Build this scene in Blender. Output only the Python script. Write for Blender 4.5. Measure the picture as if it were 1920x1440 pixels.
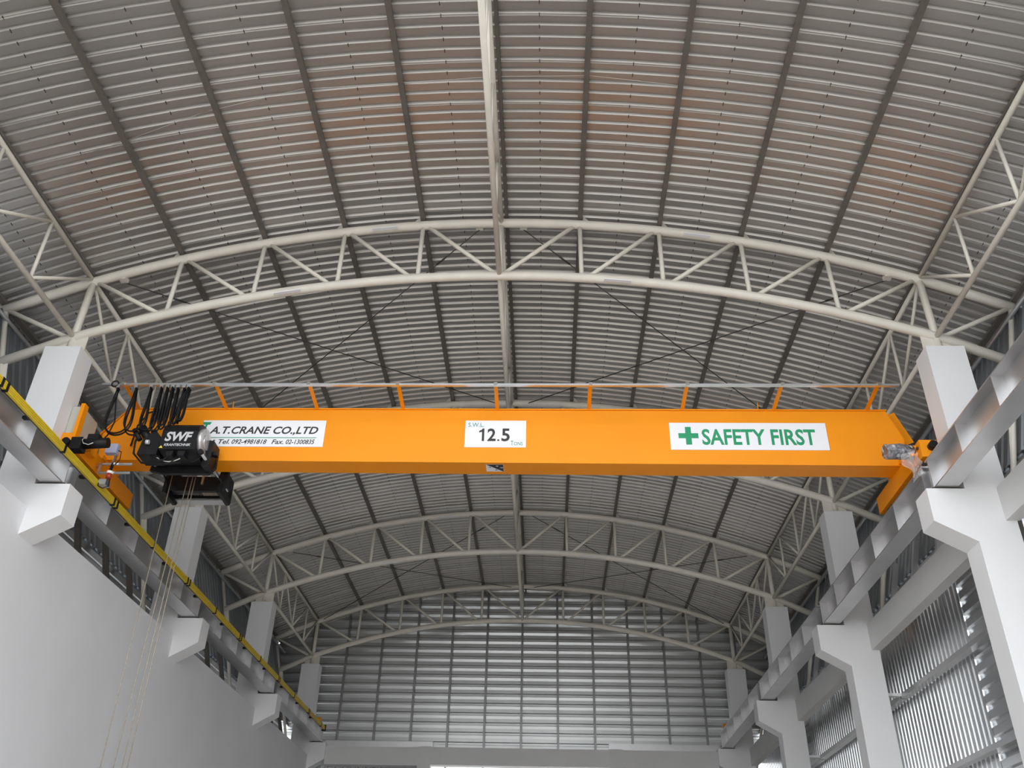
import bpy, math, random
from mathutils import Vector, Matrix
random.seed(7)
sc = bpy.context.scene
for o in list(bpy.data.objects): bpy.data.objects.remove(o)
col = sc.collection

# ------------------------------------------------------------------ camera
CAM = Vector((0.649, 0.0, 1.6)); FPX = 1694.97
PITCH, YAW, ROLL = math.radians(32.665), math.radians(-2.548), math.radians(1.438)
cd = bpy.data.cameras.new('camera'); cam = bpy.data.objects.new('camera', cd); col.objects.link(cam)
cd.sensor_fit = 'HORIZONTAL'; cd.sensor_width = 36.0; cd.lens = FPX / 1920.0 * 36.0
cd.clip_end = 300
fw = Vector((math.sin(YAW)*math.cos(PITCH), math.cos(YAW)*math.cos(PITCH), math.sin(PITCH)))
rt = Vector((math.cos(YAW), -math.sin(YAW), 0.0)); up = rt.cross(fw)
r2 = rt*math.cos(ROLL) + up*math.sin(ROLL); u2 = -rt*math.sin(ROLL) + up*math.cos(ROLL)
M = Matrix.Identity(4)
for i in range(3):
    M[i][0] = r2[i]; M[i][1] = u2[i]; M[i][2] = -fw[i]; M[i][3] = CAM[i]
cam.matrix_world = M
sc.camera = cam

# ------------------------------------------------------------------ light: an overcast sky, the hall is open at its front end
w = bpy.data.worlds.new('overcast_sky'); sc.world = w; w.use_nodes = True
bg = w.node_tree.nodes['Background']; bg.inputs[0].default_value = (0.93, 0.97, 1.0, 1); bg.inputs[1].default_value = 1.0
sc.view_settings.view_transform = 'Standard'; sc.view_settings.look = 'None'
sc.view_settings.gamma = 1.0; sc.view_settings.use_curve_mapping = False
sc.view_settings.exposure = 1.85

# ------------------------------------------------------------------ materials
def mat(name, c, rough=.5, metal=0., var=.08, scale=3., bump=0., bscale=40., stain_glint=None, spec=.5, alpha=1., trans=0.):
    m = bpy.data.materials.new(name); m.use_nodes = True
    nt = m.node_tree; b = nt.nodes['Principled BSDF']
    b.inputs['Roughness'].default_value = rough; b.inputs['Metallic'].default_value = metal
    b.inputs['Specular IOR Level'].default_value = spec
    b.inputs['Alpha'].default_value = alpha; b.inputs['Transmission Weight'].default_value = trans
    tc = nt.nodes.new('ShaderNodeTexCoord')
    n = nt.nodes.new('ShaderNodeTexNoise'); n.inputs['Scale'].default_value = scale; n.inputs['Detail'].default_value = 4
    nt.links.new(tc.outputs['Object'], n.inputs['Vector'])
    r = nt.nodes.new('ShaderNodeValToRGB')
    r.color_ramp.elements[0].position = .3; r.color_ramp.elements[1].position = .7
    r.color_ramp.elements[0].color = tuple(max(0, v*(1-var)) for v in c)+(1,)
    r.color_ramp.elements[1].color = tuple(min(1, v*(1+var)) for v in c)+(1,)
    nt.links.new(n.outputs['Fac'], r.inputs['Fac'])
    out = r.outputs['Color']
    if stain_glint:
        n2 = nt.nodes.new('ShaderNodeTexNoise'); n2.inputs['Scale'].default_value = stain_glint[1]; n2.inputs['Detail'].default_value = 6
        nt.links.new(tc.outputs['Object'], n2.inputs['Vector'])
        r2_ = nt.nodes.new('ShaderNodeValToRGB'); r2_.color_ramp.elements[0].position = stain_glint[2]; r2_.color_ramp.elements[1].position = min(1., stain_glint[2]+.1)
        mx = nt.nodes.new('ShaderNodeMix'); mx.data_type = 'RGBA'
        nt.links.new(n2.outputs['Fac'], r2_.inputs['Fac']); nt.links.new(r2_.outputs['Color'], mx.inputs['Factor'])
        nt.links.new(out, mx.inputs['A']); mx.inputs['B'].default_value = tuple(stain_glint[0])+(1,)
        out = mx.outputs['Result']
    nt.links.new(out, b.inputs['Base Color'])
    if bump:
        n3 = nt.nodes.new('ShaderNodeTexNoise'); n3.inputs['Scale'].default_value = bscale; n3.inputs['Detail'].default_value = 3
        nt.links.new(tc.outputs['Object'], n3.inputs['Vector'])
        bp = nt.nodes.new('ShaderNodeBump'); bp.inputs['Strength'].default_value = bump; bp.inputs['Distance'].default_value = .02
        nt.links.new(n3.outputs['Fac'], bp.inputs['Height']); nt.links.new(bp.outputs['Normal'], b.inputs['Normal'])
    return m
MT = dict(
    roof=mat('roof_sheet_metal', (.50,.485,.47), .33, .8, .08, .6, stain_glint=((.22,.20,.18), 1.3, .70)),
    sheet=mat('galvanised_sheet', (.62,.63,.64), .27, .88, .06, 1.),
    gable=mat('gable_sheet', (.50,.51,.51), .32, .85, .06, 1.),
    fascia=mat('fascia_sheet', (.30,.32,.34), .5, .6, .08, 1.),  # shade under the eave is put into this darker sheet colour
    plaster=mat('white_plaster', (.74,.74,.76), .75, 0, .03, .8, bump=.12, bscale=6.),
    concrete_white=mat('white_painted_concrete', (.80,.80,.81), .65, 0, .02, 1.5, bump=.08, bscale=25.),
    beam_white=mat('painted_tie_beam', (.66,.655,.65), .7, 0, .04, 1.5, bump=.08, bscale=25.),
    cream=mat('cream_paint', (.74,.70,.62), .42, 0, .05, 4., stain_glint=((.45,.30,.16), 5., .78)),
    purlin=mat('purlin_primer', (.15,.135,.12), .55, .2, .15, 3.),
    steel=mat('mill_steel_beam', (.60,.595,.60), .33, .8, .06, 2., stain_glint=((.3,.28,.27), 2.2, .74)),
    postmetal=mat('dull_post_steel', (.26,.26,.26), .35, .8, .1, 2.),
    pad=mat('dark_bearing_grout', (.05,.045,.04), .9, 0, .3, 12.),
    orange=mat('orange_crane_paint', (.92,.305,.004), .42, 0, .03, 1.5, spec=.3),
    yellow=mat('yellow_conductor_plastic', (.72,.52,.03), .45, 0, .06, 3.),
    black=mat('black_plastic', (.008,.008,.009), .45, 0, .2, 6., spec=.25),
    rubber=mat('black_cable', (.007,.007,.008), .6, 0, .2, 10., spec=.25),
    chrome=mat('bright_steel', (.75,.76,.78), .18, 1., .04, 8.),
    zinc=mat('zinc_track', (.62,.64,.66), .3, .9, .05, 5.),
    rod=mat('dark_rod', (.07,.065,.06), .5, .4, .1, 8.),
    wire=mat('pale_wire', (.6,.58,.54), .5, .2, .1, 8.),
    rope=mat('steel_rope', (.36,.31,.25), .5, .4, .15, 30.),
    signwhite=mat('sign_vinyl', (.86,.86,.90), .4, 0, .01, 2.),
    green=mat('sign_green', (.012,.30,.13), .5, 0, .03, 4.),
    teal=mat('sign_teal', (.03,.26,.22), .5, 0, .03, 4.),
    ink=mat('sign_ink', (.03,.026,.026), .5, 0, .05, 4.),
    silvertext=mat('silver_letters', (.62,.62,.64), .35, .2, .03, 6.),
    greytext=mat('grey_letters', (.10,.10,.11), .5, 0, .03, 6.),
    cabinet=mat('cabinet_grey', (.50,.49,.43), .5, 0, .04, 4.),
    jbox=mat('junction_grey', (.36,.37,.50), .5, 0, .04, 4.),
    red=mat('lamp_red', (.45,.05,.02), .2, 0, .1, 6., trans=.3),
    foil=mat('motor_foil', (.62,.60,.60), .25, .6, .35, 9., bump=.4, bscale=18.),
    wrapped=mat('wrapped_motor', (.20,.20,.22), .16, .1, .9, 16., bump=.9, bscale=22., stain_glint=((.7,.7,.72), 14., .56)),  # pale streaks painted in for glints on the crumpled film
    film=mat('clear_film', (.9,.9,.9), .12, 0, .05, 10., bump=.9, bscale=16., alpha=.30),
    floor=mat('concrete_floor', (.36,.33,.30), .7, 0, .1, .5),
    warn=mat('warning_yellow', (.75,.62,.08), .5, 0, .03, 4.),
)

# ------------------------------------------------------------------ mesh helpers
ORG = {}
class MB:
    def __init__(s): s.v = []; s.f = []; s.sm = []
    def quad(s, *p, smooth=False):
        n = len(s.v); s.v += [tuple(q) for q in p]; s.f.append(tuple(range(n, n+len(p)))); s.sm.append(smooth)
    def box(s, x0, x1, y0, y1, z0, z1):
        n = len(s.v)
        s.v += [(x0,y0,z0),(x1,y0,z0),(x1,y1,z0),(x0,y1,z0),(x0,y0,z1),(x1,y0,z1),(x1,y1,z1),(x0,y1,z1)]
        for a in ((3,2,1,0),(4,5,6,7),(0,1,5,4),(1,2,6,5),(2,3,7,6),(3,0,4,7)): s.f.append(tuple(n+i for i in a)); s.sm.append(False)
        return s
    def prism(s, prof, axis, a, b):
        """closed 2-D profile extruded along an axis; profile is (y,z) for X, (x,z) for Y, (x,y) for Z"""
        def P(q, t): return {'X':(t,q[0],q[1]),'Y':(q[0],t,q[1]),'Z':(q[0],q[1],t)}[axis]
        n = len(s.v); k = len(prof)
        s.v += [P(q,a) for q in prof]+[P(q,b) for q in prof]
        s.f.append(tuple(range(n,n+k))); s.sm.append(False)
        s.f.append(tuple(reversed(range(n+k,n+2*k)))); s.sm.append(False)
        for i in range(k):
            j = (i+1)%k; s.f.append((n+i,n+k+i,n+k+j,n+j)); s.sm.append(False)
        return s
    def tube(s, pts, r, n=8, cap=True):
        pts = [Vector(p) for p in pts]; rings = []
        for i, p in enumerate(pts):
            d = (pts[min(i+1,len(pts)-1)]-pts[max(i-1,0)]).normalized()
            ref = Vector((0,0,1)) if abs(d.z) < .9 else Vector((0,1,0))
            a = d.cross(ref).normalized(); b = a.cross(d)
            base = len(s.v)
            for k in range(n):
                t = 2*math.pi*k/n; s.v.append(tuple(p+(a*math.cos(t)+b*math.sin(t))*r))
            rings.append(base)
        for i in range(len(pts)-1):
            for k in range(n):
                q = (k+1)%n; s.f.append((rings[i]+k, rings[i+1]+k, rings[i+1]+q, rings[i]+q)); s.sm.append(True)
        if cap:
            s.f.append(tuple(rings[0]+k for k in range(n))); s.sm.append(False)
            s.f.append(tuple(rings[-1]+k for k in reversed(range(n)))); s.sm.append(False)
        return s
    def bar(s, p, q, w, h):
        """rectangular bar from p to q"""
        p = Vector(p); q = Vector(q); d = (q-p).normalized()
        ref = Vector((0,0,1)) if abs(d.z) < .9 else Vector((0,1,0))
        a = d.cross(ref).normalized()*w/2; b = a.cross(d).normalized()*h/2
        n = len(s.v)
        for c in (p, q):
            s.v += [tuple(c-a-b), tuple(c+a-b), tuple(c+a+b), tuple(c-a+b)]
        for f in ((3,2,1,0),(4,5,6,7),(0,1,5,4),(1,2,6,5),(2,3,7,6),(3,0,4,7)): s.f.append(tuple(n+i for i in f)); s.sm.append(False)
        return s
    def build(s, name, m, parent=None, org=None):
        me = bpy.data.meshes.new(name)
        if parent is not None: o0 = ORG[parent]
        elif org is not None: o0 = Vector(org)
        else:
            xs = [v[0] for v in s.v]; ys = [v[1] for v in s.v]; zs = [v[2] for v in s.v]
            o0 = Vector(((min(xs)+max(xs))/2, (min(ys)+max(ys))/2, min(zs)))
        me.from_pydata([tuple(Vector(v)-o0) for v in s.v], [], s.f)
        me.polygons.foreach_set('use_smooth', s.sm)
        me.materials.append(MT[m]); me.update()
        o = bpy.data.objects.new(name, me); col.objects.link(o)
        if parent is not None: o.parent = parent
        else: o.location = o0
        ORG[o] = o0
        return o
def tag(o, label=None, cat=None, group=None, kind=None):
    if label: o['label'] = label
    if cat: o['category'] = cat
    if group: o['group'] = group
    if kind: o['kind'] = kind
    elif cat: o['kind'] = 'thing'
    return o
def thing(name, loc, label, cat, group=None):
    o = bpy.data.objects.new(name, None); col.objects.link(o); o.location = loc; o.empty_display_size = .2
    ORG[o] = Vector(loc)
    return tag(o, label, cat, group)
def copy_tree(o, off, parent=None):
    c = o.copy(); col.objects.link(c)
    if parent is None: c.location = Vector(o.location)+Vector(off); ORG[c] = ORG[o]+Vector(off)
    else: c.parent = parent; ORG[c] = ORG[parent]
    for ch in [x for x in bpy.data.objects if x.parent == o]: copy_tree(ch, off, c)
    return c
def text_part(s, name, m, parent, x0, x1, z0, z1, y, shear=0., bold=0., facing='front'):
    cu = bpy.data.curves.new(name, 'FONT'); cu.body = s; cu.shear = shear; cu.offset = bold; cu.extrude = .004; cu.resolution_u = 3
    t = bpy.data.objects.new(name, cu); col.objects.link(t)
    bpy.context.view_layer.update()
    me = bpy.data.meshes.new_from_object(t.evaluated_get(bpy.context.evaluated_depsgraph_get()))
    bpy.data.objects.remove(t)
    xs = [v.co.x for v in me.vertices]; ys = [v.co.y for v in me.vertices]
    ax, bx, ay, by = min(xs), max(xs), min(ys), max(ys); o0 = ORG[parent]
    for v in me.vertices:
        u = (v.co.x-ax)/(bx-ax); h = (v.co.y-ay)/(by-ay); d = v.co.z
        v.co = Vector((x0+(x1-x0)*u, y-.001-d*.4, z0+(z1-z0)*h))-o0
    me.materials.clear(); me.materials.append(MT[m])
    o = bpy.data.objects.new(name, me); col.objects.link(o); o.parent = parent; ORG[o] = o0
    return o

# ------------------------------------------------------------------ measured layout (metres)
Y1, BAY = 9.779, 5.0
def FY(k): return Y1+(k-1)*BAY                     # frame k; frame 1 stands just in front of the crane
RT, ZC = 15.8, 10.652-15.8                          # top chord circle
RB, ZB = 16.2, 9.668-16.2
RR = RT+.175                                        # underside of the roof sheets
TX = [0,1.135,2.262,3.397,4.544,5.733,6.839]
BX = [0,1.144,2.266,3.421,4.573,5.746]
def tz(x, R=RT): return ZC+math.sqrt(R*R-x*x)
def bz(x): return ZB+math.sqrt(RB*RB-x*x)
T = [(x, tz(x)) for x in TX]; Bn = [(x, bz(x)) for x in BX]
SIDE = {-1:'left', 1:'right'}
ORD = {0:'over the open front of the hall', 1:'nearest, in front of the orange crane', 2:'second, just behind the orange crane', 3:'third, halfway to the end wall', 4:'last, against the end wall'}

# ------------------------------------------------------------------ setting: floor, roof, walls
m = MB(); m.quad((-30,-45,0),(30,-45,0),(30,40,0),(-30,40,0)); tag(m.build('floor','floor'), 'bare grey concrete floor of the hall and its forecourt', kind='structure')

ceiling = bpy.data.objects.new('ceiling', None); col.objects.link(ceiling); ORG[ceiling] = Vector((0,0,0))
tag(ceiling, 'arched ribbed metal sheet roof', kind='structure')
PITCH_R = .1595; Y0R = 3.9185; NR = 4
angs = []
xmax = 7.03; amax = math.asin(xmax/RR); NS = 26
for i in range(NS+1): angs.append(-amax+2*amax*i/NS)
prof = []
for k in range(NR):
    b = k*PITCH_R
    prof += [(b,0),(b+.080,0),(b+.100,.034),(b+.122,.034),(b+.146,0)]
prof += [(NR*PITCH_R-.002,0),(NR*PITCH_R+.012,-.006)]
m = MB()
for a, b in zip(angs[:-1], angs[1:]):
    for (ya,ra),(yb,rb) in zip(prof[:-1], prof[1:]):
        P = lambda t, y, r: ((RR+r)*math.sin(t), y, ZC+(RR+r)*math.cos(t))
        m.quad(P(a,ya,ra),P(b,ya,ra),P(b,yb,rb),P(a,yb,rb))
sheet0 = m.build('roof_sheet','roof',ceiling); sheet0.location.y = Y0R
NSH = 34
for k in range(1,NSH):
    c = sheet0.copy(); col.objects.link(c); c.parent = ceiling; c.location.y = Y0R+k*NR*PITCH_R
# rows of fixing screws at the mid-panel crimps
KX = [.57,1.70,2.83,3.97,5.14,6.28]
for sx in (-1,1):
    for x in KX:
        m = MB(); a = math.asin(x/RR)*sx
        for k in range(NSH*NR):
            y = Y0R+k*PITCH_R+.16; c = Vector(((RR-.003)*math.sin(a), y, ZC+(RR-.003)*math.cos(a)))
            m.box(c.x-.005,c.x+.005,c.y-.022,c.y+.022,c.z-.004,c.z+.006)
        tag(m.build('crimp_line','rod',ceiling), kind='stuff')
YEND = Y0R+NSH*NR*PITCH_R                            # about 25.6

# end wall
wb = bpy.data.objects.new('wall_back', None); col.objects.link(wb); ORG[wb] = Vector((0,0,0))
tag(wb, 'far gable wall of ribbed metal sheets on upright steel posts', kind='structure')
def xlim(z):
    if z <= tz(7.0,RR): return 7.0
    return math.sqrt(max(0.,RR*RR-(z-ZC)**2))
PW = .2555; z0w = 6.18
bands = 0
z = z0w
while z < 10.8:
    m = MB()
    for k in range(4):
        b = z+k*PW
        pr = [(b,0),(b+.07,-.014),(b+.09,-.034),(b+.135,-.034),(b+.165,0),(b+PW,0)]
        for (za,ya),(zb_,yb) in zip(pr[:-1],pr[1:]):
            if za >= 10.82: continue
            zt = min(zb_,10.82)
            xa, xb = xlim(za), xlim(zt)
            m.quad((-xa,25.62+ya,za),(xa,25.62+ya,za),(xb,25.62+yb,zt),(-xb,25.62+yb,zt))
    m.build('wall_sheet','gable',wb); z += 4*PW
for i in range(-6,7):
    x = i*.995-.01
    if abs(x) > 6.6: continue
    MB().box(x-.028,x+.028,25.50,25.575,5.9,tz(x,RR)-.02).build('wall_post','postmetal',wb)
m = MB()
for k in range(70):
    zt_ = 5.5 if 23 <= k < 47 else 5.95  # middle sheets are added, out of view, to cut daylight from the back
    x = -7+k*.2; pr = [(x,25.05),(x+.1,25.05),(x+.12,25.02),(x+.17,25.02),(x+.19,25.05),(x+.2,25.05)]
    for (xa,ya),(xb,yb) in zip(pr[:-1],pr[1:]): m.quad((xa,ya,0),(xb,yb,0),(xb,yb,zt_),(xa,ya,zt_))
m.build('lower_sheet','sheet',wb)
MB().box(-5.25,-2.36,25.46,25.475,6.40,6.56).build('flashing_strip','steel',wb)
MB().box(2.33,5.28,25.46,25.475,6.42,6.58).build('flashing_strip','steel',wb)
# concrete beam under the end wall
eb = thing('end_beam', (0,24.85,5.82), 'white concrete beam with two short posts under the end wall', 'beam')
MB().box(-5.05,-2.64,24.68,25.0,5.82,6.265).build('beam_span','beam_white',eb)
MB().box(-2.30,2.29,24.68,25.0,5.85,6.275).build('beam_span','beam_white',eb)
MB().box(2.63,5.05,24.68,25.0,5.85,6.275).build('beam_span','beam_white',eb)
for x in (-2.47,2.46): MB().box(x-.17,x+.17,24.66,25.0,0,6.29).build('post','beam_white',eb)

# left wall: plastered masonry up to below the runway
m = MB().box(-6.06,-5.486,4.0,25.0,0,6.03); tag(m.build('wall_left','plaster'), 'tall smooth white plastered wall under the left runway', kind='structure')
# ribbed side sheets
def rib_wall_h(mb, x, y0, y1, z0, z1, p, d, sgn):
    z = z0
    while z < z1-1e-6:
        pr = [(z,0),(z+p*.45,0),(z+p*.55,d),(z+p*.85,d),(z+p*.95,0),(z+p,0)]
        for (za,xa),(zb_,xb) in zip(pr[:-1],pr[1:]):
            mb.quad((x+sgn*xa,y0,za),(x+sgn*xa,y1,za),(x+sgn*xb,y1,zb_),(x+sgn*xb,y0,zb_))
        z += p
def rib_wall_v(mb, x, y0, y1, z0, z1, p, d, sgn, xt=None):
    """upright ribs; xt is the x at the top when the wall leans"""
    xt = x if xt is None else xt; y = y0
    while y < y1-1e-6:
        pr = [(y,0),(y+p*.5,0),(y+p*.58,d),(y+p*.82,d),(y+p*.9,0),(y+p,0)]
        for (ya,xa),(yb,xb) in zip(pr[:-1],pr[1:]):
            mb.quad((x+sgn*xa,ya,z0),(x+sgn*xb,yb,z0),(xt+sgn*xb,yb,z1),(xt+sgn*xa,ya,z1))
        y += p
for sx in (-1,1):
    nm = SIDE[sx]
    wr = bpy.data.objects.new('wall_sheeting_'+nm if sx < 0 else 'wall_right', None); col.objects.link(wr); ORG[wr] = Vector((0,0,0))
    tag(wr, 'ribbed metal cladding behind the %s row of columns'%nm, kind='structure')
    for k in range(5):                              # leaning fascia sheets under the eave, one per bay
        y0 = FY(k) if k else 3.95
        y1 = FY(k+1) if k < 4 else 25.62
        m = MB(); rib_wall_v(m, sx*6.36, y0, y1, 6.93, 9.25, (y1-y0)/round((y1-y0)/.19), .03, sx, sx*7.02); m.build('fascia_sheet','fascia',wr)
    if sx < 0:
        for k in range(5):
            y0 = FY(k) if k else 3.95; y1 = FY(k+1) if k < 4 else 25.0
            m = MB(); rib_wall_h(m, -6.40, y0, y1, 5.2, 7.0, .2, .03, sx); m.build('wall_sheet','sheet',wr)
    else:
        for k in range(5):
            y0 = FY(k) if k else 3.95; y1 = FY(k+1) if k < 4 else 25.0
            ys = y0+2.62
            m = MB(); rib_wall_h(m, 6.40, y0+(1.0 if k else 0), ys+.03, 1.8, 6.4, .2, .035, sx); rib_wall_h(m, 6.40, y0, y1, 6.4, 7.0, .2, .035, sx); m.build('wall_sheet','sheet',wr)
            ye = y1+1.0 if k < 4 else 25.0
            for j in range(4):                      # four upright-ribbed sheets side by side
                a = ys-.02+j*(ye+.05-ys)/4; b = ys-.02+(j+1)*(ye+.05-ys)/4
                m = MB(); n = 6
                rib_wall_v(m, 6.394, a, b-1e-4, 1.8, 6.45, (b-a)/n, .03, sx); m.build('upright_sheet','sheet',wr)
            for z in (5.26,4.0,2.7): MB().box(6.22,6.34,y0+.02,y1-.02,z-.035,z+.035).build('girt','steel',wr)
            if k < 4:
                for z in (5.26,4.0): MB().box(5.975,6.22,FY(k+1)-.05,FY(k+1)+.05,z-.005,z+.04).build('girt_arm','concrete_white',wr)
# eave tube along the left and right eaves
for sx in (-1,1):
    tag(MB().tube([(sx*6.75,4.2,8.9),(sx*6.75,25.5,8.9)],.03,8).build('eave_tube','zinc'), 'shiny round tube running under the %s eave'%SIDE[sx], 'pipe', 'tubes under the eaves')

# ------------------------------------------------------------------ concrete columns with corbels
for sx in (-1,1):
    for k in range(5):
        y = FY(k); nm = SIDE[sx]
        lab = {0:'square white concrete column at the open front, %s row',1:'nearest white concrete column of the %s row, beside the crane end',2:'second white concrete column of the %s row, behind the crane',3:'third white concrete column of the %s row',4:'last white concrete column of the %s row, by the end wall'}[k]%nm
        t = thing('concrete_column', (sx*5.73,y,0), lab, 'column', 'columns of the %s row'%nm)
        if True:
            MB().box(min(sx*5.49,sx*5.975),max(sx*5.49,sx*5.975),y-.175,y+.175,0,8.35).build('shaft','concrete_white',t)
            p = [(sx*5.05,6.335),(sx*5.05,5.93),(sx*5.49,5.68),(sx*5.49,6.335)]
            MB().prism(p if sx > 0 else p[::-1],'Y',y-.175,y+.175).build('corbel','concrete_white',t)
            m = MB().box(sx*5.73-.21,sx*5.73+.21,y-.15,y+.15,8.35,8.365); m.build('base_plate','cream',t)
            MB().box(sx*5.30-.17,sx*5.30+.17,y-.17,y+.17,6.336,6.352).build('bearing_plate','pad',t)

# tie beams between the right columns
for k in range(4):
    m = MB().box(5.85,6.01,FY(k)+.175,FY(k+1)-.175,5.935,6.35)
    tag(m.build('tie_beam','beam_white'), 'white concrete tie beam joining the right columns, '+{0:'in the nearest bay',1:'in the bay below the crane',2:'in the third bay',3:'in the farthest bay'}[k], 'beam', 'tie beams on the right')
# slanted posts behind the runway gap; right row in paler steel to look lit
for sx in (-1,1):
    for k in range(4):
        for j, yo in enumerate((2.35,3.35,4.3)):
            y = FY(k)+yo
            m = MB().bar((sx*(5.975+.258*.1),y,6.03 if sx < 0 else 5.97),(sx*(5.975+.258*1.3),y,7.17),.075,.075)
            pos = ('nearest','middle','farthest')[j]
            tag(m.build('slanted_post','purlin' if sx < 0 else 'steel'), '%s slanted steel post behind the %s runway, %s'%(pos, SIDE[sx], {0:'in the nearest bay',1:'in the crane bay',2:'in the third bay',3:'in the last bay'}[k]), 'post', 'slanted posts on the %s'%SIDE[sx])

# ------------------------------------------------------------------ roof trusses (one per frame)
def arc_pts(xa, xb, fn, y, n=24):
    return [(xa+(xb-xa)*i/n, y, fn(xa+(xb-xa)*i/n)) for i in range(n+1)]
def make_truss(k):
    y = FY(k)
    t = thing('roof_truss', (0,y,8.37), 'cream tubular arched roof truss, '+ORD[k], 'truss', 'arched roof trusses')
    MB().tube(arc_pts(-6.86,6.86,tz,y,30),.068,10).build('top_chord','cream',t)
    pts = [(-6.62,y,8.215)]+arc_pts(-5.75,5.75,bz,y,26)+[(6.62,y,8.215)]
    MB().tube(pts,.066,10).build('bottom_chord','cream',t)
    MB().tube([(0,y,T[0][1]),(0,y,Bn[0][1])],.034,8).build('vertical_web','cream',t)
    for sx in (-1,1):
        for i in range(1,5):
            MB().tube([(sx*T[i][0],y,T[i][1]),(sx*Bn[i][0],y,Bn[i][1])],.033,8).build('vertical_web','cream',t)
        for i in range(1,6):
            MB().tube([(sx*(T[i][0]-.05),y,T[i][1]),(sx*(Bn[i-1][0]+(.08 if i > 1 else .02)),y,Bn[i-1][1])],.032,8).build('diagonal_web','cream',t)
        MB().tube([(sx*T[5][0],y,T[5][1]),(sx*Bn[5][0],y,8.37)],.05,10).build('post','cream',t)
        MB().tube([(sx*T[6][0],y,T[6][1]),(sx*5.80,y,8.60)],.033,8).build('diagonal_web','cream',t)
        MB().tube([(sx*T[6][0],y,T[6][1]),(sx*6.01,y,5.90)],.036,8).build('eave_strut','cream',t)
        MB().box(sx*5.74-.2,sx*5.74+.2,y-.008,y+.008,8.366,8.62).build('gusset_plate','cream',t)
        MB().prism([(sx*6.02,5.95),(sx*6.45,7.55),(sx*6.60,8.2),(sx*6.52,8.2)],'Y',y-.006,y+.006).build('strut_gusset','cream',t)
        for i in range(1,7):
            a = math.asin(T[i][0]/RT); cx, cz = sx*T[i][0], T[i][1]
            n = Vector((sx*math.sin(a),0,math.cos(a))); e = Vector((math.cos(a),0,-sx*math.sin(a)))
            c = Vector((cx,y,cz)); m = MB()
            tri = [c+n*.055+e*sx*.04, c+n*.055+e*sx*.15, c+n*.17+e*sx*.04]
            for yy in (0,): 
                v = [q+Vector((0,-.005,0)) for q in tri]+[q+Vector((0,.005,0)) for q in tri]
                b0 = len(m.v); m.v += [tuple(q) for q in v]
                for f in ((0,1,2),(5,4,3),(0,3,4,1),(1,4,5,2),(2,5,3,0)): m.f.append(tuple(b0+j for j in f)); m.sm.append(False)
            m.build('purlin_cleat','cream',t)
    # splice plates on the chords
    for x, fn, r in ((-1.85,tz,RT),(2.6,tz,RT),(-3.1,bz,RB),(1.45,bz,RB)):
        a0 = (x, y-.07, fn(x)-.066); a1 = (x+.36, y-.07, fn(x+.36)-.066)
        MB().bar(a0,a1,.05,.014).build('splice_plate','signwhite',t)
    return t
truss1 = make_truss(1)
TR = {1: truss1}
for k in (0,2,3,4):
    c = copy_tree(truss1,(0,(k-1)*BAY,0)); c['label'] = 'cream tubular arched roof truss, '+ORD[k]; TR[k] = c

# ------------------------------------------------------------------ longitudinal trusses between the frames
def make_long(x, zt, zb, label, group):
    t = thing('bracing_truss', (x,FY(1),zb), label, 'truss', group)
    y0, y1 = FY(1)+.04, FY(2)-.04
    MB().tube([(x,y0,zt),(x,y1,zt)],.036,8).build('top_chord','cream',t)
    MB().tube([(x,y0,zb),(x,y1,zb)],.036,8).build('bottom_chord','cream',t)
    ys = [FY(1)+1.25*i for i in range(5)]; ys[0] += .08; ys[4] -= .08
    for i in (1,2,3): MB().tube([(x,ys[i],zt),(x,ys[i],zb)],.024,8).build('vertical_web','cream',t)
    for a, b in ((0,1),(1,2),(3,2),(4,3)): MB().tube([(x,ys[a],zt-.02),(x,ys[b],zb+.02)],.024,8).build('diagonal_web','cream',t)
    return t
WH = {0:'in the nearest bay',1:'in the crane bay',2:'in the third bay',3:'in the farthest bay'}
for x, zt, zb, nm in ((-5.74,9.585,8.615,'left'),(5.74,9.575,8.60,'right'),(0,10.64,9.67,'ridge')):
    lab = 'cream lattice truss along the roof ridge, ' if nm == 'ridge' else 'cream lattice truss along the %s row of columns, '%nm
    t = make_long(x, zt, zb, lab+WH[1], 'lattice trusses along the '+nm)
    for k in (0,2,3):
        c = copy_tree(t,(0,(k-1)*BAY,0)); c['label'] = lab+WH[k]

# ------------------------------------------------------------------ purlins
for i in range(7):
    for sx in ((-1,1) if i else (1,)):
        x = T[i][0]*sx; a = math.asin(T[i][0]/RT)*sx
        if i == 0: x = .075; a = math.asin(.075/RT)
        n = Vector((math.sin(a),0,math.cos(a))); e = Vector((math.cos(a),0,-math.sin(a)))
        c = Vector((RT*math.sin(a),0,ZC+RT*math.cos(a)))+n*.122
        m = MB(); w_, h_, th = (.065 if i else .045), .1, .006
        sg = 1 if sx > 0 else -1
        def rect(u0,u1,v0,v1):
            b0 = len(m.v)
            for yy in (4.0,25.5):
                for (u,v) in ((u0,v0),(u1,v0),(u1,v1),(u0,v1)): m.v.append(tuple(c+e*u+n*v+Vector((0,yy,0))))
            for f in ((3,2,1,0),(4,5,6,7),(0,1,5,4),(1,2,6,5),(2,3,7,6),(3,0,4,7)): m.f.append(tuple(b0+j for j in f)); m.sm.append(False)
        rect(-w_/2,w_/2,-h_/2,-h_/2+th); rect(-w_/2,w_/2,h_/2-th,h_/2)
        u = -w_/2 if sg > 0 else w_/2-th
        rect(u,u+th,-h_/2+th,h_/2-th)
        names = ['at the ridge','first out from the ridge','second out from the ridge','third out from the ridge','fourth out from the ridge','above the column row','at the eave']
        lab = 'dark steel roof purlin '+names[i]+('' if i == 0 else ', %s slope'%SIDE[sx])
        tag(m.build('roof_purlin','purlin'), lab, 'purlin', 'roof purlins')

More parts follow.
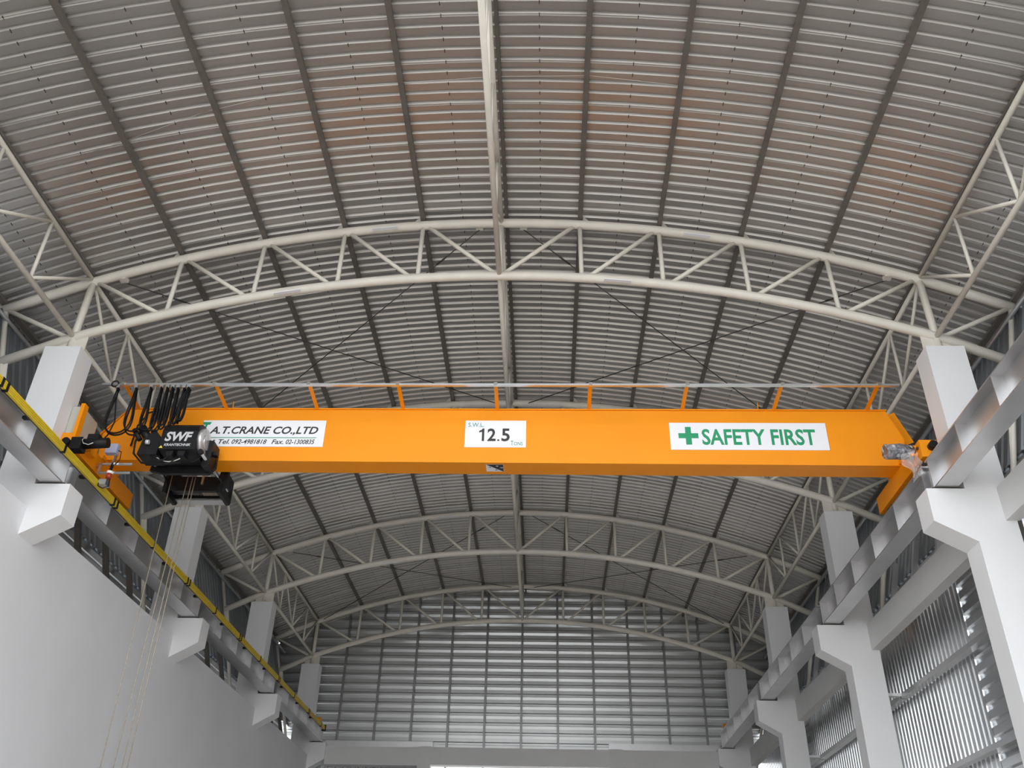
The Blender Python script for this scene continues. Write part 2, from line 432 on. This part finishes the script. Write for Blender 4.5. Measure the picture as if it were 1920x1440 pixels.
# ------------------------------------------------------------------ cross bracing rods with turnbuckles
for k in (1,3):
    ya, yb = FY(k), FY(k+1)
    for sx in (-1,1):
        A = Vector((sx*.32, ya+.1, tz(.3)-.03)); Bq = Vector((sx*5.55, yb-.1, tz(5.6)-.02))
        C = Vector((sx*5.35, ya+.1, tz(5.4)-.02)); D = Vector((sx*.32, yb-.1, tz(.3)-.03))
        for p, q, nm, zo in ((A,Bq,'near ridge end to far column end',0),(C,D,'near column end to far ridge end',.03)):
            p = p+Vector((0,0,-zo)); q = q+Vector((0,0,-zo))
            t = thing('brace_rod', p, 'steel brace rod, %s slope, %s, %s'%(SIDE[sx],'crane bay' if k == 1 else 'farthest bay',nm), 'rod', 'roof brace rods')
            MB().tube([p,q],.009,6).build('rod','rod',t)
            f = p+(q-p)*.1; g = p+(q-p)*.13
            MB().tube([f,g],.015,6).build('turnbuckle','rod',t)
            MB().box(p.x-.05,p.x+.05,p.y-.10,p.y+.01,p.z-.006,p.z+.06).build('end_plate','cream',t)
tag(MB().tube([(-5.0,7.76,10.0),(-3.6,7.5,10.42),(-2.37,7.33,10.62),(0.05,7.31,10.79),(1.19,7.29,10.76),(2.3,7.36,10.64),(3.4,7.4,10.44)],.004,4).build('loose_wire','wire'), 'thin pale wire strung across the purlins near the front', 'wire')

# ------------------------------------------------------------------ runway beams and rails
def make_runway(sx):
    x = sx*5.29; y0, y1 = FY(1)+.06, FY(2)-.06; z0, z1 = 6.353, 6.742
    t = thing('runway_beam', (x,FY(1),z0), '', 'beam')
    MB().box(x-.13,x+.13,y0,y1,z0,z0+.015).build('bottom_flange','steel',t)
    MB().box(x-.13,x+.13,y0,y1,z1-.015,z1).build('top_flange','steel',t)
    MB().box(x-.005,x+.005,y0,y1,z0+.015,z1-.015).build('web','steel',t)
    for yo in (.06,1.07,2.03,3.0,3.96,4.82):
        yy = y0+yo-.0
        for s in (-1,1):
            a, b = sorted((x+s*.005,x+s*.125))
            MB().box(a,b,yy-.005,yy+.005,z0+.015,z1-.015).build('stiffener','steel',t)
    return t
RW = {0:'in the nearest bay',1:'in the bay carrying the crane',2:'in the third bay',3:'in the farthest bay'}
for sx in (-1,1):
    t = make_runway(sx); lab = 'bare steel I-section crane runway beam on the %s corbels, '%SIDE[sx]
    t['label'] = lab+RW[1]; t['group'] = 'crane runway beams'
    for k in (0,2,3):
        c = copy_tree(t,(0,(k-1)*BAY,0)); c['label'] = lab+RW[k]
    tag(MB().box(sx*5.29-.025,sx*5.29+.025,4.8,24.7,6.742,6.79).build('crane_rail','steel'), 'square steel crane rail on top of the %s runway'%SIDE[sx], 'rail', 'crane rails')
    tag(MB().box(sx*5.29-.06,sx*5.29+.06,24.5,24.6,6.79,6.93).build('end_stop','orange'), 'small orange rail end stop at the far end of the %s runway'%SIDE[sx], 'end stop', 'rail end stops')

# ------------------------------------------------------------------ yellow conductor bar on the left runway
cb = thing('conductor_bar', (-5.02,14,6.54), 'long yellow insulated conductor bar hung along the left runway', 'conductor')
m = MB()
for zz in (6.55,6.573,6.596,6.619): m.box(-5.045,-5.005,5.0,24.13,zz,zz+.017)
m.build('conductor','yellow',cb)
MB().box(-5.052,-5.04,5.0,24.1,6.545,6.64).build('back_rail','rod',cb)
y = 7.75; i = 0
while y < 24:
    for d in ((0,) if i % 2 else (0,.1)):
        MB().box(-5.056,-5.0,y+d-.02,y+d+.02,6.54,6.645).build('clip','black',cb)
    MB().bar((-5.165,y+.75,6.60),(-5.05,y+.75,6.60),.05,.035).build('hanger','black',cb)
    y += 1.45; i += 1
MB().box(-5.05,-4.985,24.13,24.18,6.52,6.67).build('end_feed','black',cb)

# ------------------------------------------------------------------ the overhead crane
YG0, YG1 = 10.45, 10.78
cr = thing('overhead_crane', (0,10.6,6.79), 'orange single girder overhead travelling crane spanning the hall', 'crane')
pf = [(-5.30,7.125),(5.20,7.085),(5.28,7.30),(5.32,7.46),(5.16,7.885),(-5.05,7.89),(-5.33,7.50)]
MB().prism(pf,'Y',YG0+.008,YG1-.008).build('girder_box','orange',cr)
MB().bar((-5.05,10.615,7.90),(5.17,10.615,7.895),.35,.016).build('top_flange','orange',cr)
MB().bar((-5.30,10.615,7.117),(5.20,10.615,7.077),.33,.016).build('bottom_flange','orange',cr)
MB().bar((-5.05,10.615,7.90),(-5.36,10.615,7.49),.35,.012).build('end_flange','orange',cr)
MB().bar((5.17,10.615,7.895),(5.34,10.615,7.44),.35,.012).build('end_flange','orange',cr)
for sx in (-1,1):
    xa, xb = sorted((sx*5.19,sx*5.40))
    ec = MB().box(xa,xb,9.79,11.45,6.85,7.08).build('end_carriage','orange',cr); ec['label'] = '%s orange end carriage on the rail'%SIDE[sx]
    MB().box(xa-.02,xb+.02,10.35,10.88,7.08,7.13).build('seat_plate','orange',ec)
    for yy in (10.02,11.22):
        MB().tube([(sx*5.29-.05,yy,6.892),(sx*5.29+.05,yy,6.892)],.1,16).build('wheel','rod',ec)
    MB().tube([(sx*(5.32 if sx > 0 else 5.345),9.79,6.98),(sx*(5.32 if sx > 0 else 5.345),9.70,6.98)],.05,14).build('buffer','black',ec)
    MB().tube([(sx*5.30,11.45,6.98),(sx*5.30,11.53,6.98)],.05,14).build('buffer','black',ec)
    MB().box(min(sx*5.10,sx*5.19),max(sx*5.10,sx*5.19),9.90,10.06,6.92,7.06).build('motor_bracket','orange',ec)
    for q in (0,1): MB().tube([(sx*(5.19+.0),9.86+q*.3,7.0),(sx*5.17,9.86+q*.3,7.0)],.02,8).build('bolt','rod',ec)
# left travel drive
mo = MB(); mo.tube([(-5.12,9.72,6.94),(-4.80,9.72,6.96)],.066,16)
tm = mo.build('travel_motor','black',cr)
MB().box(-5.24,-5.10,9.64,9.788,6.84,7.0).build('gearbox','black',tm)
MB().box(-5.06,-4.92,9.67,9.78,6.99,7.06).build('terminal_box','black',tm)
MB().tube([(-5.07,9.655,7.02),(-5.10,9.645,6.96),(-5.07,9.64,6.91),(-5.0,9.64,6.89),(-4.95,9.645,6.92)],.006,6).build('loop_wire','wire',tm)
# right travel drive, still wrapped in plastic film
mo = MB(); mo.tube([(5.17,9.98,7.0),(5.10,9.98,7.01),(5.0,9.98,7.02),(4.90,9.98,7.02),(4.83,9.98,7.01)],.095,16)
for i, v in enumerate(mo.v): mo.v[i] = tuple(c+random.uniform(-.008,.008) for c in v)
tw = mo.build('travel_motor','wrapped',cr); tw['label'] = 'drive motor wrapped in crumpled clear plastic'
m = MB(); g = 9
P = {}
for i in range(g+1):
    for j in range(g+1):
        u, v = i/g, j/g
        wd = .26*(1-.55*v); x = 4.94+.10*v+u*wd+.02*math.sin(9*v+4*u); yv = 9.87+.05*math.sin(7*u+5*v)+.03*math.sin(17*u); z = 6.95-.38*v*(1-.35*abs(u-.45))
        P[i,j] = (x,yv,z)
for i in range(g):
    for j in range(g): m.quad(P[i,j],P[i+1,j],P[i+1,j+1],P[i,j+1],smooth=True)
m.build('plastic_film','film',tw)
# control cabinet on the left carriage
cbn = MB().box(-5.485,-5.35,9.86,10.30,7.16,7.57).build('control_cabinet','cabinet',cr)
MB().box(-5.48,-5.355,9.852,9.86,7.175,7.555).build('cabinet_door','cabinet',cbn)
MB().box(-5.35,-5.30,9.80,9.90,6.99,7.585).build('cabinet_bracket','orange',cbn)
MB().box(-5.485,-5.35,9.82,9.86,6.99,7.16).build('cabinet_foot','orange',cbn)
# current collector on the left: frame, box, arm and warning lamp
cf = MB()
for zz in (6.775,6.90): cf.bar((-5.07,10.18,zz),(-4.66,10.18,zz),.025,.025)
cf.bar((-5.07,10.18,6.765),(-5.07,10.18,6.91),.025,.025)
cf.bar((-5.07,10.18,6.90),(-5.19,10.30,6.92),.03,.03)
cfo = cf.build('collector_frame','steel',cr)
MB().box(-4.99,-4.84,10.03,10.11,6.99,7.12).build('junction_box','jbox',cfo)
MB().bar((-4.87,10.12,7.02),(-4.93,10.16,6.64),.028,.028).build('collector_arm','chrome',cfo)
MB().box(-4.995,-4.90,10.10,10.22,6.58,6.65).build('collector_shoe','zinc',cfo)
MB().tube([(-4.99,10.11,6.60),(-4.96,10.05,6.53),(-4.90,10.06,6.50),(-4.86,10.12,6.56),(-4.875,10.13,6.70)],.007,6).build('collector_lead','rubber',cfo)
MB().tube([(-4.86,10.08,7.05),(-4.80,10.08,7.03),(-4.80,10.10,6.93),(-4.85,10.12,6.86)],.007,6).build('collector_lead','rubber',cfo)
lp = MB(); lp.tube([(-4.88,10.10,6.72),(-4.88,10.10,6.755)],.04,14); lpo = lp.build('lamp_cap','signwhite',cfo)
MB().tube([(-4.88,10.10,6.655),(-4.88,10.10,6.72)],.036,14).build('lamp_lens','red',lpo)
# festoon track on arms in front of the girder
ZT, YT = 7.935, 9.90
MB().box(-5.21,5.17,YT-.02,YT+.02,ZT-.012,ZT+.016).build('festoon_track','zinc',cr)
for x in (-4.93,-3.71,-2.46,-1.285,-.006,1.227,2.476,3.69,4.915):
    a = MB().bar((x,10.47,ZT-.035),(x,YT-.01,ZT+.03),.05,.012).build('track_arm','orange',cr)
    MB().box(x-.022,x+.022,YT-.03,YT-.018,ZT-.015,ZT+.03).build('track_clamp','chrome',a)
for x in (-3.62,3.48):
    MB().tube([(x,10.44,7.88),(x,10.42,8.0)],.006,6).build('lifting_eye','orange',cr)
# signs
def sign(x0,x1,z0,z1,label):
    o = MB().box(x0,x1,YG0-.004,YG0+.012,z0,z1).build('sign_panel','signwhite',cr); o['label'] = label; return o
ys = YG0-.004
s1 = sign(-3.98,-2.308,7.312,7.714,'white company sign with italic black lettering')
text_part('A.T.CRANE CO.,LTD','lettering','ink',s1,-3.87,-2.40,7.485,7.618,ys,.25,.02)
text_part('Tel.','lettering','ink',s1,-3.72,-3.57,7.35,7.42,ys,.25,.012)
text_part('092-4981818','lettering','ink',s1,-3.54,-3.07,7.35,7.42,ys,.25,.012)
text_part('Fax.','lettering','ink',s1,-3.00,-2.84,7.35,7.42,ys,.25,.012)
text_part('02-1300835','lettering','ink',s1,-2.81,-2.425,7.35,7.42,ys,.25,.012)
MB().box(-3.87,-2.41,ys-.002,ys+.001,7.442,7.452).build('rule_line','green',s1)
MB().prism([(-4.0+.02,7.645),(-3.885,7.645),(-3.87,7.685),(-3.98,7.685)],'Y',ys-.002,ys+.001).build('logo_bar','green',s1)
MB().prism([(-3.975,7.52),(-3.945,7.52),(-3.915,7.65),(-3.945,7.65)],'Y',ys-.002,ys+.001).build('logo_stem','green',s1)
text_part('t.','lettering','ink',s1,-3.80,-3.755,7.352,7.42,ys,.25,.012)
s2 = sign(-.425,.387,7.315,7.72,'white load sign with large black numerals')
text_part('S.W.L.','lettering','teal',s2,-.385,-.175,7.622,7.685,ys)
MB().prism([(-.198,7.407),(-.168,7.407),(-.168,7.598),(-.190,7.598),(-.205,7.575),(-.236,7.562),(-.236,7.537),(-.198,7.548)],'Y',ys-.003,ys+.001).build('numeral','ink',s2)
text_part('2','numeral','ink',s2,-.125,-.014,7.407,7.598,ys,0,.022)
text_part('.','numeral','ink',s2,.006,.036,7.407,7.433,ys,0,.022)
text_part('5','numeral','ink',s2,.062,.172,7.403,7.598,ys,0,.022)
text_part('T','lettering','teal',s2,.185,.222,7.345,7.41,ys)
text_part('ONS','lettering','teal',s2,.228,.345,7.345,7.395,ys)
s3 = sign(2.283,4.332,7.29,7.695,'white safety sign with green cross and lettering')
text_part('SAFETY FIRST','lettering','green',s3,2.70,4.18,7.36,7.60,ys,0,.022)
MB().box(2.395,2.655,ys-.003,ys+.001,7.46,7.535).build('green_cross','green',s3)
MB().box(2.487,2.563,ys-.0035,ys+.001,7.365,7.63).build('green_cross','green',s3)
# direction plate on the underside of the girder
zp = 7.094
dp = MB().box(-.135,.095,10.50,10.70,zp-.006,zp+.004).build('direction_plate','signwhite',cr); dp['label'] = 'small black and white direction plate under the girder'
MB().prism([(-.13,10.502),(.092,10.502),(.092,10.698)],'Z',zp-.009,zp-.006).build('dark_half','ink',dp)
MB().prism([(-.005,10.53),(.03,10.53),(.012,10.555)],'Z',zp-.011,zp-.009).build('arrow','signwhite',dp)
MB().prism([(.045,10.585),(.085,10.575),(.085,10.595)],'Z',zp-.011,zp-.009).build('arrow','signwhite',dp)
MB().prism([(-.11,10.58),(-.07,10.57),(-.07,10.59)],'Z',zp-.008,zp-.006).build('arrow','ink',dp)
MB().prism([(-.02,10.66),(.015,10.66),(-.003,10.635)],'Z',zp-.008,zp-.006).build('arrow','ink',dp)

# ------------------------------------------------------------------ festoon cable loops on the track
fx = [-4.98,-4.74,-4.54,-4.40,-4.32,-4.25,-4.18,-4.10,-4.04]
fc = thing('festoon_cable', (-4.5,YT,7.18), 'looped black festoon cables hanging from the track on the left', 'cable')
for i in range(len(fx)-1):
    for dy in (-.022,.02):
        d = (.70,.68,.66,.66,.60,.60,.55,.50)[i]+random.uniform(-.02,.02); bl = (.075,.06,.045,.03,.02,.02,.015,.015)[i]
        pts = []
        for q in range(21):
            t = q/20
            x = fx[i]+(fx[i+1]-fx[i])*(.5-.5*math.cos(math.pi*t))-bl*math.sin(2*math.pi*t)
            z = 7.885-d*math.sin(math.pi*t)**.62
            pts.append((x,YT+dy+.01*math.sin(3*t+i),z))
        MB().tube(pts,.0115,6).build('cable_loop','rubber',fc)
for x in fx:
    MB().box(x-.022,x+.022,YT-.035,YT+.035,7.875,7.923).build('cable_trolley','zinc',fc)
MB().tube([(-5.03+.045*math.cos(a*.42),YT-.03,7.93+.045*math.sin(a*.42)) for a in range(16)],.009,6).build('coiled_end','rubber',fc)
MB().tube([(-4.98,YT,7.88),(-4.98,YT+.02,7.7),(-4.93,YT+.05,7.4),(-4.97,YT+.05,7.2),(-5.02,YT+.05,7.12)],.01,6).build('cable_drop','rubber',fc)
MB().tube([(-4.88,10.42,7.30),(-4.85,10.40,7.6),(-4.75,10.40,7.8),(-4.60,10.42,7.87),(-4.5,10.44,7.9)],.012,6).build('cable_drop','rubber',fc)
for dy in (-.03,-.01,.01,.03):
    MB().tube([(-4.03,YT+dy,7.88),(-4.06+dy,YT+dy*.5,7.75),(-4.12+dy,9.92,7.55),(-4.17+dy*2,9.97,7.38)],.013,6).build('cable_drop','rubber',fc)

# ------------------------------------------------------------------ the wire rope hoist
ho = thing('rope_hoist', (-4.0,10.5,6.8), 'black electric wire rope hoist under the left end of the girder', 'hoist')
hood = [(9.86,6.95),(10.26,6.93),(10.28,7.20),(10.22,7.34),(10.10,7.385),(9.98,7.37),(9.89,7.30),(9.86,7.22)]
hd = MB().prism(hood,'X',-4.22,-3.765).build('motor_cover','black',ho)
text_part('SWF','lettering','silvertext',hd,-4.17,-3.82,7.065,7.20,9.859,.2,.035)
text_part('KRANTECHNIK','lettering','silvertext',hd,-4.16,-3.82,6.995,7.032,9.859,.15,.02)
MB().prism([(-4.215,6.965),(-4.165,6.965),(-4.19,7.0)],'Y',9.852,9.858).build('warning_mark','warn',hd)
MB().tube([(-3.765,10.06,7.15),(-3.715,10.06,7.15)],.185,24).build('motor_cap','foil',ho)
MB().tube([(-3.715,10.06,7.15),(-3.70,10.06,7.15)],.10,20).build('cap_centre','foil',ho)
for x in (-4.13,-3.98): MB().prism([(x,6.95),(x+.10,6.95),(x+.085,6.88),(x+.015,6.88)],'Y',9.89,10.0).build('plug_box','black',ho)
# trolley side plates, front and back, with the cross rods under the girder
for yy, nm in ((10.33,'f'),(10.84,'b')):
    MB().prism([(-4.48,6.88),(-4.30,6.84),(-3.70,6.84),(-3.63,6.93),(-3.645,7.22),(-3.73,7.22),(-3.76,7.05),(-4.28,7.05),(-4.33,7.24),(-4.44,7.22)],'Y',yy-.02,yy+.04).build('side_plate','black',ho)
for x in (-3.70,-4.42):
    MB().tube([(x,9.93,6.95),(x,11.05,6.95)],.022,12).build('cross_rod','chrome',ho)
    MB().tube([(x,9.91,6.95),(x,9.95,6.95)],.035,12).build('rod_nut','black',ho)
for x in (-4.2,-3.85):
    for yy in (10.41,10.82):
        MB().tube([(x,yy-.025,7.15),(x,yy+.015,7.15)],.055,14).build('trolley_wheel','rod',ho)
MB().tube([(-4.40,9.86,7.05),(-4.36,9.86,7.05)],.03,12).build('round_badge','silvertext',ho)
MB().prism([(-4.50,6.90),(-4.25,6.90),(-4.24,7.14),(-4.34,7.26),(-4.47,7.12)],'Y',9.90,10.22).build('gear_case','black',ho)
MB().tube([(-4.535,9.93,7.30),(-4.40,9.96,7.10)],.055,14).build('trolley_motor','black',ho)
MB().tube([(-4.63,9.93,7.27),(-4.53,9.95,7.13)],.032,12).build('brake_motor','black',ho)
MB().prism([(-3.74,6.86),(-3.645,6.85),(-3.635,7.21),(-3.73,7.23)],'Y',10.12,10.30).build('end_bracket','black',ho)
MB().box(-3.635,-3.585,10.16,10.24,7.03,7.08).build('limit_switch','black',ho)
# hanging leads under the cover
for k, (xa, xb, dz) in enumerate(((-4.1,-4.35,.10),(-4.0,-4.25,.13),(-3.92,-4.3,.08),(-3.9,-3.72,.07))):
    pts = [(xa+(xb-xa)*t/8, 9.95+.02*k, 6.92-dz*math.sin(math.pi*t/8)) for t in range(9)]
    MB().tube(pts,.008 if k else .012,6).build('lead','rubber' if k != 2 else 'wire',ho)
MB().tube([(-4.56,9.98,7.28),(-4.60,9.98,7.12),(-4.58,9.98,6.95),(-4.45,9.98,6.82),(-4.2,9.98,6.80),(-3.95,9.99,6.83)],.014,6).build('lead','rubber',ho)
# rope drum and frame behind the girder
dr = MB(); dr.tube([(-4.42,11.0,6.99),(-3.74,11.0,6.99)],.115,24); dro = dr.build('rope_drum','rod',ho)
m = MB()
for i in range(17):
    a = -4.0+i*.0145; m.tube([(a,11.0,6.99),(a+.009,11.0,6.99)],.124,20)
m.build('wound_rope','rope',dro)
for x in (-4.46,-3.72):
    MB().prism([(10.78,6.80),(11.20,6.80),(11.24,6.85),(11.22,7.16),(10.80,7.18)],'X',x-.015,x+.03).build('drum_plate','black',ho)
bd = MB().box(-4.46,-3.69,11.14,11.17,6.89,7.0).build('drum_guard','black',ho)
t_ = text_part('NOVA','lettering','greytext',bd,-3.93,-4.20,6.985,6.915,11.139,0,.02)
MB().box(-4.46,-3.70,11.145,11.30,6.855,6.875).build('bottom_plate','steel',ho)
MB().tube([(-4.42,10.88,6.87),(-3.74,10.88,6.87)],.012,8).build('tie_rod','chrome',ho)
MB().box(-3.98,-3.95,10.80,10.84,6.93,7.07).build('rope_guide','zinc',ho)
for xa, xb, y in ((-4.30,-4.29,10.6),(-4.09,-4.175,10.62),(-4.02,-4.06,10.6),(-3.99,-4.0,10.62)):
    MB().tube([(xa,y,6.98),(xb,y,2.1)],.0065,6).build('hoist_rope','rope',ho)
hb = MB().prism([(-4.36,2.12),(-3.94,2.12),(-3.96,1.86),(-4.08,1.74),(-4.22,1.74),(-4.34,1.86)],'Y',10.52,10.70).build('hook_block','warn',ho)
MB().tube([(-4.15+.09*math.sin(a*.4)*(1),10.61,1.58+.09*math.cos(a*.4)) for a in range(0,13)],.022,8).build('hook','rod',hb)
MB().tube([(-4.15,10.61,1.76),(-4.15,10.61,1.66)],.025,8).build('hook_shank','rod',hb)
